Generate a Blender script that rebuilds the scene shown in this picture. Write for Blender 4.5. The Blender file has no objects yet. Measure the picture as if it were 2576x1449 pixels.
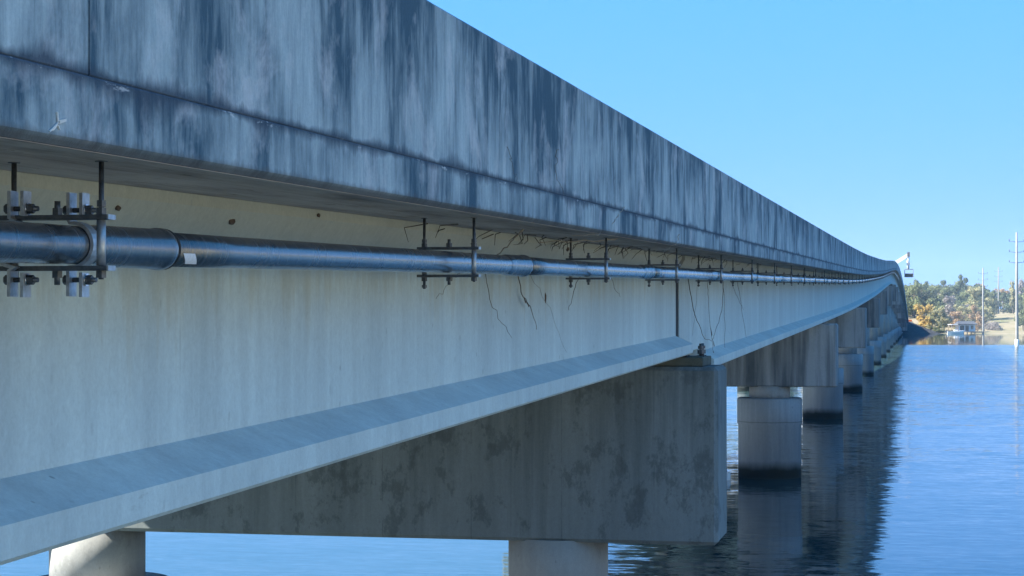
import bpy, bmesh, math, random
from mathutils import Vector, Matrix

# ------------------------------------------------------------------ camera, sky, sun, exposure
sc = bpy.context.scene
COL = sc.collection
R = math.radians
rnd = random.Random(7)

CAM_Z = 5.3                      # eye height over the water (water is z = 0)
FPX = 4837.0                     # focal length in pixels of a 2576 wide frame
THETA = math.atan(1018.0 / FPX)  # the bridge's vanishing point lies right of centre
PITCH = math.atan(68.5 / FPX)
cam_d = bpy.data.cameras.new('camera')
cam_d.sensor_width = 36.0
cam_d.lens = 36.0 * FPX / 2576.0
cam_d.clip_start = 0.1
cam_d.clip_end = 20000.0
cam = bpy.data.objects.new('camera', cam_d)
COL.objects.link(cam)
cam.location = (0, 0, CAM_Z)
cam.rotation_euler = (R(90) + PITCH, 0, THETA)
sc.camera = cam

SUN_AZ = -108.0   # degrees clockwise from +Y (the way the bridge runs)
SUN_EL = 38.5
SKY_LEVEL = 2.12
HAZE = .0002
w = bpy.data.worlds.new('World')
sc.world = w
w.use_nodes = True
wn, wl = w.node_tree.nodes, w.node_tree.links
for n in list(wn):
    wn.remove(n)
sky = wn.new('ShaderNodeTexSky')
sky.sky_type = 'NISHITA'
sky.sun_disc = False
sky.sun_elevation = R(SUN_EL)
sky.sun_rotation = R(SUN_AZ)
sky.air_density = 1.0
sky.dust_density = 0.15
sky.ozone_density = 3.5
# one camera-like response for the whole sky: soft per-channel roll-off, then a level per channel
sep = wn.new('ShaderNodeSeparateColor')
comb = wn.new('ShaderNodeCombineColor')
wl.new(sky.outputs[0], sep.inputs[0])
for i, (gam, lev) in enumerate(((.72, .072), (.18, .384), (.16, .87))):
    pw = wn.new('ShaderNodeMath'); pw.operation = 'POWER'; pw.inputs[1].default_value = gam
    ml = wn.new('ShaderNodeMath'); ml.operation = 'MULTIPLY'; ml.inputs[1].default_value = lev * SKY_LEVEL
    wl.new(sep.outputs[i], pw.inputs[0]); wl.new(pw.outputs[0], ml.inputs[0]); wl.new(ml.outputs[0], comb.inputs[i])
bg = wn.new('ShaderNodeBackground')
bg.inputs['Strength'].default_value = 0.15
wo = wn.new('ShaderNodeOutputWorld')
wl.new(comb.outputs[0], bg.inputs['Color'])
wl.new(bg.outputs[0], wo.inputs['Surface'])

sd = bpy.data.lights.new('sun', 'SUN')
sd.energy = 5.0
sd.angle = R(0.53)
sd.color = (1.0, 0.95, 0.86)
sun = bpy.data.objects.new('sun', sd)
COL.objects.link(sun)
sdir = Vector((math.sin(R(SUN_AZ)) * math.cos(R(SUN_EL)), math.cos(R(SUN_AZ)) * math.cos(R(SUN_EL)), math.sin(R(SUN_EL))))
sun.rotation_euler = sdir.to_track_quat('Z', 'Y').to_euler()
sun.location = (-60, 0, 80)

vs = sc.view_settings
vs.view_transform = 'Standard'
vs.look = 'None'
vs.gamma = 1.0
vs.exposure = 1.86
vs.use_curve_mapping = False
sc.cycles.use_denoising = True
sc.cycles.volume_bounces = 0
sc.cycles.max_bounces = 10
sc.cycles.diffuse_bounces = 5
sc.cycles.glossy_bounces = 4
sc.cycles.sample_clamp_indirect = 6.0

# ------------------------------------------------------------------ helpers
def link(o, parent=None):
    COL.objects.link(o)
    if parent is not None:
        o.parent = parent
    return o

def tag(o, label=None, cat=None, group=None, kind=None):
    if label: o['label'] = label
    if cat: o['category'] = cat
    if group: o['group'] = group
    if kind: o['kind'] = kind
    return o

def empty(name, loc=(0, 0, 0), rz=0.0):
    o = bpy.data.objects.new(name, None)
    o.empty_display_size = 0.2
    o.location = loc
    o.rotation_euler = (0, 0, rz)
    return link(o)

class MB:
    """collects shapes for ONE mesh"""
    def __init__(self):
        self.v, self.f, self.a = [], [], []
        self.sm = []
    def add(self, verts, faces, smooth=False, attr=None):
        b = len(self.v)
        self.v += [tuple(p) for p in verts]
        self.f += [tuple(i + b for i in fc) for fc in faces]
        self.sm += [smooth] * len(faces)
        self.a += (attr if attr else [0.0] * len(verts))
        return self
    def box(self, c, s, rot=None):
        cx, cy, cz = c
        hx, hy, hz = s[0] / 2, s[1] / 2, s[2] / 2
        vs_ = [Vector((x, y, z)) for x in (-hx, hx) for y in (-hy, hy) for z in (-hz, hz)]
        if rot is not None:
            vs_ = [rot @ p for p in vs_]
        vs_ = [(p.x + cx, p.y + cy, p.z + cz) for p in vs_]
        return self.add(vs_, [(0, 1, 3, 2), (4, 6, 7, 5), (0, 4, 5, 1), (2, 3, 7, 6), (0, 2, 6, 4), (1, 5, 7, 3)])
    def tube(self, pts, rad, n=8, caps=True, smooth=True):
        pts = [Vector(p) for p in pts]
        if not isinstance(rad, (list, tuple)):
            rad = [rad] * len(pts)
        verts, faces = [], []
        ref = None
        for i, p in enumerate(pts):
            t = (pts[min(i + 1, len(pts) - 1)] - pts[max(i - 1, 0)])
            t = t.normalized() if t.length > 1e-9 else Vector((0, 0, 1))
            if ref is None:
                ref = Vector((1, 0, 0)) if abs(t.x) < .8 else Vector((0, 0, 1))
            a = (ref - t * ref.dot(t)).normalized()
            b = t.cross(a)
            ref = a
            for k in range(n):
                an = 2 * math.pi * k / n
                verts.append(p + (a * math.cos(an) + b * math.sin(an)) * rad[i])
        for i in range(len(pts) - 1):
            for k in range(n):
                k2 = (k + 1) % n
                faces.append((i * n + k, i * n + k2, (i + 1) * n + k2, (i + 1) * n + k))
        self.add(verts, faces, smooth)
        if caps:
            b0 = len(self.v) - len(verts)
            self.f.append(tuple(b0 + k for k in reversed(range(n)))); self.sm.append(False)
            self.f.append(tuple(b0 + (len(pts) - 1) * n + k for k in range(n))); self.sm.append(False)
        return self
    def cyl(self, c0, c1, r, n=12, r2=None):
        return self.tube([c0, c1], [r, r if r2 is None else r2], n)
    def hexnut(self, c, r, h, axis='z'):
        d = {'z': Vector((0, 0, h / 2)), 'x': Vector((h / 2, 0, 0)), 'y': Vector((0, h / 2, 0))}[axis]
        c = Vector(c)
        return self.tube([c - d, c + d], r, 6, smooth=False)
    def build(self, name, mat, parent=None, origin=(0, 0, 0), attr=None, bevel=0.0, seg=2):
        me = bpy.data.meshes.new(name)
        ox, oy, oz = origin
        me.from_pydata([(x - ox, y - oy, z - oz) for x, y, z in self.v], [], self.f)
        me.polygons.foreach_set('use_smooth', self.sm)
        if attr:
            at = me.attributes.new(attr, 'FLOAT', 'POINT')
            at.data.foreach_set('value', self.a)
        bm = bmesh.new(); bm.from_mesh(me)
        bmesh.ops.recalc_face_normals(bm, faces=bm.faces)
        if bevel > 0:
            bmesh.ops.bevel(bm, geom=list(bm.edges), offset=bevel, segments=seg, affect='EDGES', profile=0.6)
        bm.to_mesh(me); bm.free()
        me.materials.append(mat)
        o = bpy.data.objects.new(name, me)
        link(o, parent)
        o.location = origin
        return o

def copy_tree(o, parent=None):
    c = o.copy()
    COL.objects.link(c)
    c.parent = parent
    for ch in list(o.children):
        copy_tree(ch, c)
    return c

F_DIR = Vector((-math.sin(THETA), math.cos(THETA), 0))
R_DIR = Vector((math.cos(THETA), math.sin(THETA), 0))
def ground_at(px, depth):
    """plan position seen at column px of a 2576 wide frame, depth metres ahead"""
    return F_DIR * depth + R_DIR * ((px - 1288.0) / FPX * depth)

# ------------------------------------------------------------------ materials
def new_mat(name):
    m = bpy.data.materials.new(name)
    m.use_nodes = True
    nt = m.node_tree
    return m, nt, nt.nodes, nt.links, nt.nodes['Principled BSDF']

class G:
    """tiny node builder"""
    def __init__(self, nt):
        self.nt, self.n, self.l = nt, nt.nodes, nt.links
        self._pos = None
    def pos(self):
        if self._pos is None:
            self._pos = self.n.new('ShaderNodeNewGeometry').outputs['Position']
        return self._pos
    def objpos(self):
        return self.n.new('ShaderNodeTexCoord').outputs['Object']
    def map(self, scale, src=None, loc=(0, 0, 0), rot=(0, 0, 0)):
        m = self.n.new('ShaderNodeMapping')
        m.inputs['Scale'].default_value = scale
        m.inputs['Location'].default_value = loc
        m.inputs['Rotation'].default_value = rot
        self.l.new(src if src else self.pos(), m.inputs['Vector'])
        return m.outputs[0]
    def noise(self, vec, scale=1.0, detail=4.0, rough=0.6, dist=0.0, color=False):
        t = self.n.new('ShaderNodeTexNoise')
        t.inputs['Scale'].default_value = scale
        t.inputs['Detail'].default_value = detail
        t.inputs['Roughness'].default_value = rough
        t.inputs['Distortion'].default_value = dist
        self.l.new(vec, t.inputs['Vector'])
        return t.outputs['Color' if color else 'Fac']
    def ramp(self, fac, stops):
        r = self.n.new('ShaderNodeValToRGB')
        el = r.color_ramp.elements
        while len(el) < len(stops):
            el.new(0.5)
        for e, (p, c) in zip(el, stops):
            e.position = p
            e.color = (c, c, c, 1) if not isinstance(c, tuple) else (c[0], c[1], c[2], 1)
        self.l.new(fac, r.inputs[0])
        return r.outputs[0]
    def mix(self, fac, a, b, mode='MIX'):
        m = self.n.new('ShaderNodeMix')
        m.data_type = 'RGBA'
        m.blend_type = mode
        for i, v in ((0, fac), (6, a), (7, b)):
            if isinstance(v, (int, float)):
                m.inputs[i].default_value = v if i == 0 else (v, v, v, 1)
            elif isinstance(v, tuple):
                m.inputs[i].default_value = (v[0], v[1], v[2], 1)
            else:
                self.l.new(v, m.inputs[i])
        return m.outputs[2]
    def math(self, op, a, b=0.0, clamp=False):
        m = self.n.new('ShaderNodeMath')
        m.operation = op
        m.use_clamp = clamp
        for i, v in ((0, a), (1, b)):
            if isinstance(v, (int, float)):
                m.inputs[i].default_value = v
            else:
                self.l.new(v, m.inputs[i])
        return m.outputs[0]
    def attr(self, name):
        a = self.n.new('ShaderNodeAttribute')
        a.attribute_name = name
        return a.outputs['Fac']
    def sep(self, vec=None):
        s = self.n.new('ShaderNodeSeparateXYZ')
        self.l.new(vec if vec else self.pos(), s.inputs[0])
        return s.outputs
    def bump(self, height, strength, dist, bsdf):
        b = self.n.new('ShaderNodeBump')
        b.inputs['Strength'].default_value = strength
        b.inputs['Distance'].default_value = dist
        self.l.new(height, b.inputs['Height'])
        self.l.new(b.outputs[0], bsdf.inputs['Normal'])
        return b

def concrete(name, base, dark, streak=0.6, streak_scale=1.0, patch=0.4, blotch=0.0, band=None, light=None, wet=None,
             rough=0.85, joint=None, top_stain=None, lo=0.42, hi=0.68, seam=None, holes=0.0, runs=None):
    m, nt, n, l, b = new_mat(name)
    g = G(nt)
    s1 = g.noise(g.map((5 * streak_scale, 5 * streak_scale, .32 * streak_scale)), 1.0, 6, .62, .15)
    s2 = g.noise(g.map((1.1 * streak_scale, 1.1 * streak_scale, .10 * streak_scale), loc=(3, 7, 1)), 1.0, 4, .55, .1)
    s3 = g.noise(g.map((19 * streak_scale, 19 * streak_scale, 1.3 * streak_scale), loc=(9, 2, 5)), 1.0, 4, .6)
    sm = g.math('ADD', g.math('MULTIPLY', s1, .45), g.math('ADD', g.math('MULTIPLY', s2, .38), g.math('MULTIPLY', s3, .17)))
    mask = g.ramp(sm, [(lo, 1.0), (hi, 0.0)])
    col = g.mix(g.math('MULTIPLY', mask, streak), base, dark)
    pt = g.noise(g.map((1, 1, 1), loc=(4, 4, 4)), .8, 5, .6, .3)
    pm = g.ramp(pt, [(.35, 0.0), (.7, 1.0)])
    col = g.mix(g.math('MULTIPLY', pm, patch), col, tuple(c * .72 for c in base))
    if light:
        lm = g.ramp(g.noise(g.map((3.3, 3.3, .25), loc=(31, 12, 7)), 1.0, 5, .6), [(.58, 0.0), (.72, 1.0)])
        col = g.mix(g.math('MULTIPLY', lm, .75), col, light)
    if blotch:
        bt = g.noise(g.map((1.5, 1.5, .9), loc=(17, 3, 2)), 1.3, 9, .74, .08)
        bm_ = g.ramp(bt, [(.53, 0.0), (.585, .7), (.68, 1.0)])
        col = g.mix(g.math('MULTIPLY', bm_, blotch), col, tuple(c * .55 for c in dark))
    if joint is not None:      # growth along a construction joint at a given height on the profile
        hr = g.attr('hrel')
        wob = g.noise(g.map((3.5, 3.5, 3.5)), 1.0, 6, .7)
        wob2 = g.noise(g.map((14, 14, 2.0), loc=(1, 1, 1)), 1.0, 4, .7)
        dlt = g.math('ADD', g.math('SUBTRACT', hr, joint + .035), g.math('MULTIPLY', g.math('SUBTRACT', wob, .5), .07))
        dlt = g.math('ABSOLUTE', dlt)
        wid = g.math('ADD', .004, g.math('MULTIPLY', g.math('POWER', wob2, 3.0), .30))
        jm = g.math('SUBTRACT', 1.0, g.math('DIVIDE', dlt, wid), clamp=True)
        col = g.mix(g.math('MULTIPLY', jm, .8), col, tuple(c * .5 for c in dark))
    if top_stain is not None:  # runs that start under a ledge
        hr = g.attr('hrel')
        tn = g.noise(g.map((7, 7, .5), loc=(5, 0, 0)), 1.0, 5, .6)
        reach = g.math('MULTIPLY', g.math('POWER', tn, 2.6), 1.9)
        tm = g.math('SUBTRACT', 1.0, g.math('DIVIDE', g.math('SUBTRACT', top_stain, hr), reach), clamp=True)
        col = g.mix(g.math('MULTIPLY', tm, .72), col, (base[0] * .70, base[1] * .58, base[2] * .46))
    if runs is not None:       # dirty water running down from the ledge at height runs
        rz_ = g.math('SUBTRACT', runs, g.sep()[2])
        rn = g.noise(g.map((2.6, 2.6, .12), loc=(2, 0, 4)), 1.0, 6, .68)
        rl = g.math('MULTIPLY', g.math('POWER', rn, 3.2), 14.0)
        rm = g.math('SUBTRACT', 1.0, g.math('DIVIDE', rz_, rl), clamp=True)
        rf = g.ramp(g.noise(g.map((11, 11, .5), loc=(7, 0, 4)), 1.0, 5, .65), [(.35, .35), (.65, 1.0)])
        col = g.mix(g.math('MULTIPLY', g.math('MULTIPLY', rm, rf), .75), col, tuple(c * .7 for c in dark))
    if wet is not None:        # tide mark
        z = g.sep()[2]
        wn_ = g.math('ADD', wet, g.math('MULTIPLY', g.math('SUBTRACT', g.noise(g.map((1.2, 1.2, .6)), 1.0, 4), .5), .35))
        wm = g.ramp(g.math('ADD', g.math('MULTIPLY', g.math('SUBTRACT', wn_, z), 3.2), .5), [(0.0, 0.0), (1.0, 1.0)])
        col = g.mix(wm, col, (.035, .045, .042))
    if band is not None:       # pour line
        z = g.sep()[2]
        dl = g.math('ABSOLUTE', g.math('SUBTRACT', z, g.math('ADD', band, g.math('MULTIPLY', g.noise(g.map((1, 1, 0)), 1.5, 3), .06))))
        bm2 = g.math('SUBTRACT', 1.0, g.math('DIVIDE', dl, .022), clamp=True)
        col = g.mix(g.math('MULTIPLY', bm2, .7), col, tuple(c * .6 for c in dark))
    if seam:                   # marks left by the form panels
        ss = g.sep()
        ax = ss[1] if seam[0] == 'y' else ss[0]
        fr = g.math('ABSOLUTE', g.math('SUBTRACT', g.math('FRACT', g.math('DIVIDE', g.math('ADD', ax, seam[2]), seam[1])), .5))
        sm_ = g.math('SUBTRACT', 1.0, g.math('DIVIDE', fr, .010 / seam[1]), clamp=True)
        brk = g.ramp(g.noise(g.map((2, 2, 2), loc=(6, 6, 6)), 1.0, 3), [(.40, 0.0), (.55, 1.0)])
        col = g.mix(g.math('MULTIPLY', g.math('MULTIPLY', sm_, brk), .55), col, tuple(c * .8 for c in dark))
    if holes:                  # bug holes and scuffs
        vo = n.new('ShaderNodeTexVoronoi'); vo.inputs['Scale'].default_value = 7.0
        l.new(g.map((1, 1, .55), loc=(2, 5, 3)), vo.inputs['Vector'])
        hm_ = g.math('MULTIPLY', g.ramp(vo.outputs['Distance'], [(.06, 1.0), (.10, 0.0)]), g.ramp(g.noise(g.map((1, 1, 1)), 1.7, 4), [(.47, 0.0), (.57, 1.0)]))
        col = g.mix(g.math('MULTIPLY', hm_, holes), col, tuple(c * .45 for c in base))
        sc1 = g.ramp(g.noise(g.map((.9, 1.6, 9), loc=(0, 3, 0), rot=(R(25), 0, 0)), 1.0, 5, .75), [(.66, 0.0), (.70, 1.0)])
        col = g.mix(g.math('MULTIPLY', sc1, .35), col, (base[0] * .62, base[1] * .58, base[2] * .56))
    gr = g.noise(g.map((1, 1, 1)), 55, 4, .7)
    col = g.mix(.30, col, g.ramp(g.math('ADD', g.math('MULTIPLY', gr, .5), g.math('MULTIPLY', g.noise(g.map((1, 1, .7)), 17, 6, .75), .5)), [(.34, .35), (.66, 1.0)]), 'MULTIPLY')
    sp = g.noise(g.map((1, 1, .6), loc=(8, 8, 8)), 8, 3, .5)
    spm = g.ramp(sp, [(.70, 0.0), (.76, 1.0)])
    col = g.mix(g.math('MULTIPLY', spm, .35), col, tuple(c * .7 for c in dark))
    l.new(col, b.inputs['Base Color'])
    b.inputs['Roughness'].default_value = rough
    b.inputs['Specular IOR Level'].default_value = .25
    h = g.math('ADD', g.math('MULTIPLY', gr, .4), g.math('ADD', g.math('MULTIPLY', pt, .8), g.math('MULTIPLY', g.noise(g.map((1, 1, .4)), 9, 5, .6), .5)))
    g.bump(h, .35, .012, b)
    return m

M = {}
def parapet_mat():
    m, nt, n, l, b = new_mat('weathered parapet concrete')
    g = G(nt)
    x, y, z = g.sep()
    hr = g.attr('hrel')
    below = g.math('LESS_THAN', hr, .2145)
    def vec(ys, zs, off=0.0, warp=.10):
        c = n.new('ShaderNodeCombineXYZ')
        wv = g.math('MULTIPLY', g.math('SUBTRACT', g.noise(g.map((.3, 1.7, 1.3), loc=(off, 0, 0)), 1.0, 3), .5), warp)
        yy = g.math('ADD', g.math('ADD', y, wv), g.math('MULTIPLY', below, 7.3))
        l.new(g.math('MULTIPLY', yy, ys), c.inputs[1])
        l.new(g.math('MULTIPLY', hr, zs), c.inputs[2])
        c.inputs[0].default_value = off
        return c.outputs[0]
    A = g.noise(vec(.75, .55, 1.0, .3), 1.0, 5, .62, .25)
    B = g.noise(vec(3.6, .75, 5.0, .16), 1.0, 7, .68, .1)
    C = g.noise(vec(17, 1.7, 9.0, .05), 1.0, 6, .7)
    D = g.noise(vec(6.0, .12, 13.0, .05), 1.0, 5, .6)
    # runs that start under the coping and die out downwards
    top = g.math('SUBTRACT', 1.02, hr)
    run = g.math('SUBTRACT', 1.0, g.math('DIVIDE', top, g.math('ADD', .05, g.math('MULTIPLY', g.math('POWER', D, 2.0), 2.6))), clamp=True)
    v = g.math('ADD', g.math('MULTIPLY', A, .46), g.math('ADD', g.math('MULTIPLY', B, .36), g.math('MULTIPLY', C, .18)))
    v = g.math('SUBTRACT', v, g.math('MULTIPLY', run, .055))
    v = g.math('SUBTRACT', v, g.math('MULTIPLY', below, .022))
    mask = g.ramp(v, [(.415, 1.0), (.495, .45), (.59, 0.0)])
    col = g.mix(mask, (.43, .52, .55), (.046, .094, .135))
    # pale worn patches and lime runs
    P_ = g.ramp(g.noise(vec(1.9, 1.5, 21.0, .2), 1.0, 6, .68, .3), [(.53, 0.0), (.66, 1.0)])
    col = g.mix(g.math('MULTIPLY', P_, .55), col, (.56, .575, .60))
    L_ = g.ramp(g.noise(vec(9.0, .35, 31.0, .04), 1.0, 5, .65), [(.66, 0.0), (.72, 1.0)])
    col = g.mix(g.math('MULTIPLY', L_, .45), col, (.60, .62, .64))
    # growth hugging the construction joint, ragged on both sides
    w1 = g.noise(vec(16.0, 6.0, 41.0), 1.0, 7, .78)
    w2 = g.ramp(g.noise(vec(.9, .2, 44.0), 1.0, 6, .7), [(.38, .12), (.52, .40), (.70, 1.0)])
    dj = g.math('SUBTRACT', hr, .215)
    up_ = g.math('ADD', .010, g.math('MULTIPLY', g.math('POWER', w2, 1.5), .13))
    dn_ = g.math('ADD', .012, g.math('MULTIPLY', g.math('POWER', w2, 1.8), .20))
    ju = g.math('SUBTRACT', 1.0, g.math('DIVIDE', g.math('ABSOLUTE', dj), g.math('ADD', g.math('MULTIPLY', up_, g.math('GREATER_THAN', dj, 0.0)), g.math('MULTIPLY', dn_, g.math('LESS_THAN', dj, 0.0)))), clamp=True)
    jm = g.ramp(g.math('ADD', g.math('MULTIPLY', ju, .75), g.math('MULTIPLY', w1, .75)), [(.45, 0.0), (1.0, 1.0)])
    jm = g.math('MULTIPLY', jm, g.math('GREATER_THAN', ju, 0.0))
    col = g.mix(g.math('MULTIPLY', jm, .88), col, (.035, .055, .085))
    ef = g.ramp(g.noise(vec(5.0, 22.0, 51.0), 1.0, 6, .7), [(.60, 0.0), (.66, 1.0)])
    near_j = g.math('SUBTRACT', 1.0, g.math('DIVIDE', g.math('ABSOLUTE', g.math('SUBTRACT', dj, -.012)), .022), clamp=True)
    col = g.mix(g.math('MULTIPLY', g.math('MULTIPLY', ef, near_j), .8), col, (.62, .63, .64))
    # shade on the down-facing bottom arris, put into the colour
    arris_shade = g.math('SUBTRACT', 1.0, g.math('DIVIDE', g.math('SUBTRACT', hr, .012), g.math('ADD', .010, g.math('MULTIPLY', g.math('POWER', g.noise(vec(8, .3, 61.0), 1.0, 6, .7), 3.0), .16))), clamp=True)
    col = g.mix(g.math('MULTIPLY', arris_shade, .85), col, (.085, .085, .088))
    gr = g.noise(g.map((1, 1, 1)), 70, 4, .7)
    col = g.mix(.25, col, g.ramp(gr, [(.3, .35), (.7, 1.0)]), 'MULTIPLY')
    l.new(col, b.inputs['Base Color'])
    b.inputs['Roughness'].default_value = .85
    b.inputs['Specular IOR Level'].default_value = .25
    g.bump(g.math('ADD', g.math('MULTIPLY', gr, .4), g.math('ADD', g.math('MULTIPLY', w1, .6), g.math('MULTIPLY', B, .5))), .5, .014, b)
    return m
M['parapet'] = parapet_mat()
def soffit_mat():
    m, nt, n, l, b = new_mat('board-marked brown soffit')
    g = G(nt)
    gr1 = g.noise(g.map((9, .7, 1)), 1.0, 7, .7, .2)
    gr2 = g.noise(g.map((2.2, .8, 1), loc=(3, 3, 0)), 1.0, 6, .65, .3)
    gouge = g.noise(g.map((7, 1.6, 1), loc=(11, 5, 0)), 1.0, 6, .7, .4)
    f = g.math('ADD', g.math('MULTIPLY', gr1, .5), g.math('MULTIPLY', gr2, .5))
    col = g.ramp(f, [(.34, (.17, .14, .125)), (.50, (.40, .335, .29)), (.66, (.52, .45, .39))])
    col = g.mix(g.math('MULTIPLY', g.ramp(gouge, [(.62, 0.0), (.68, 1.0)]), .7), col, (.10, .075, .06))
    x = g.sep()[0]
    fr = g.math('ABSOLUTE', g.math('SUBTRACT', g.math('FRACT', g.math('DIVIDE', x, .305)), .5))
    col = g.mix(g.math('MULTIPLY', g.math('SUBTRACT', 1.0, g.math('DIVIDE', fr, .02), clamp=True), .5), col, (.16, .13, .11))
    l.new(col, b.inputs['Base Color'])
    b.inputs['Roughness'].default_value = .9
    b.inputs['Specular IOR Level'].default_value = .2
    g.bump(g.math('ADD', gr1, g.math('MULTIPLY', gouge, .7)), .6, .015, b)
    return m
M['soffit'] = soffit_mat()
M['web'] = concrete('pale girder concrete', (.60, .69, .675), (.43, .495, .495), streak=.75, streak_scale=.7, patch=.35, top_stain=-.15, seam=('y', 6.1, 1.3), holes=.75, lo=.40, hi=.60)
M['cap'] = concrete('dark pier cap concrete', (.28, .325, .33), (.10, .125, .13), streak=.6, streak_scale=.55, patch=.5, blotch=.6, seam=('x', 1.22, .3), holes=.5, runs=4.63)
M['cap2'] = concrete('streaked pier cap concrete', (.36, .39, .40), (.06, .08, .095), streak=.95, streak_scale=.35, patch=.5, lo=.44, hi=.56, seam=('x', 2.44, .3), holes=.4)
M['column'] = concrete('column concrete', (.48, .49, .47), (.20, .215, .21), streak=.45, streak_scale=.5, patch=.6, blotch=.25, holes=.6)
M['shaft'] = concrete('pile shaft concrete', (.46, .50, .52), (.15, .18, .20), streak=.65, streak_scale=.45, patch=.5, wet=.42, band=1.8)
M['pedestal'] = concrete('mossy pedestal concrete', (.12, .125, .10), (.05, .06, .045), streak=.5, patch=.5, blotch=.5)

def plain(name, col, rough=.5, metal=0.0, spec=.5, var=.25, scale=8.0, bump=0.0):
    m, nt, n, l, b = new_mat(name)
    g = G(nt)
    t = g.noise(g.objpos(), scale, 5, .6)
    c = g.mix(g.ramp(t, [(.3, 0.0), (.7, 1.0)]), tuple(x * (1 - var) for x in col), tuple(min(1, x * (1 + var)) for x in col))
    l.new(c, b.inputs['Base Color'])
    b.inputs['Roughness'].default_value = rough
    b.inputs['Metallic'].default_value = metal
    b.inputs['Specular IOR Level'].default_value = spec
    if bump:
        g.bump(t, bump, .02, b)
    return m

M['galv'] = plain('galvanised steel', (.40, .41, .42), .45, .7, .5, .3, 30)
M['steel'] = plain('dark zinc steel', (.10, .105, .11), .5, .8, .5, .35, 40)
M['bolt'] = plain('bright bolt steel', (.55, .56, .57), .25, 1.0, .5, .2, 40)
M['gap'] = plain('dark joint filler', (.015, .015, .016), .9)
M['asphalt'] = plain('asphalt', (.05, .05, .052), .9, var=.3, scale=30)
M['white'] = plain('white paint', (.78, .78, .76), .5, var=.08)
M['sticker'] = plain('white label print', (.68, .68, .70), .6, var=.12, scale=60)
M['orange'] = plain('orange paint', (.80, .16, .03), .5, var=.1)
M['rust'] = plain('dark machine steel', (.12, .12, .13), .6, .3)
M['pole'] = plain('pale steel pole', (.22, .215, .205), .7, .0, var=.15, scale=1.0)
M['vine'] = plain('dry vine bark', (.10, .075, .05), .9, var=.4)
M['vine_dark'] = plain('dark dry roots', (.06, .05, .04), .9, var=.4)
M['vine_pale'] = plain('pale dead vine bark', (.30, .25, .19), .9, var=.3)
M['dead_leaf'] = plain('dead leaf', (.07, .045, .03), .9, var=.4)
M['mud'] = plain('mud nest', (.08, .055, .04), .95, var=.4, bump=.5)
M['wood'] = plain('grey dock wood', (.22, .18, .15), .85, var=.3)
M['dark_roof'] = plain('dark shingle roof', (.05, .055, .07), .85, var=.3)
M['wall_white'] = plain('white boathouse siding', (.62, .62, .64), .7, var=.12)
M['glass'] = plain('dark window glass', (.02, .025, .03), .1)
M['lichen'] = plain('white droppings', (.62, .60, .56), .9, var=.15)

# pipe: dark fibreglass, wound around
def pipe_mat():
    m, nt, n, l, b = new_mat('wound fibreglass pipe')
    g = G(nt)
    wv = g.noise(g.map((2, 34, 2)), 1.0, 5, .75, .3)
    wv2 = g.noise(g.map((1, 9, 1), loc=(2, 2, 2)), 1.0, 4, .6)
    dirt = g.noise(g.map((4, 1.2, 4)), 1.0, 5, .6)
    c = g.mix(g.ramp(wv, [(.35, 0.0), (.7, 1.0)]), (.016, .020, .026), (.060, .066, .074))
    c = g.mix(g.math('MULTIPLY', g.ramp(dirt, [(.5, 0.0), (.75, 1.0)]), .5), c, (.11, .10, .085))
    l.new(c, b.inputs['Base Color'])
    l.new(g.ramp(g.math('ADD', g.math('MULTIPLY', wv, .5), g.math('MULTIPLY', wv2, .5)), [(.3, .12), (.7, .36)]), b.inputs['Roughness'])
    b.inputs['Specular IOR Level'].default_value = 1.0
    b.inputs['Coat Weight'].default_value = .6
    b.inputs['Coat IOR'].default_value = 1.6
    b.inputs['Coat Roughness'].default_value = .16
    g.bump(g.math('ADD', g.math('MULTIPLY', wv, .6), g.math('MULTIPLY', wv2, .3)), .8, .016, b)
    return m
M['pipe'] = pipe_mat()

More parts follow.
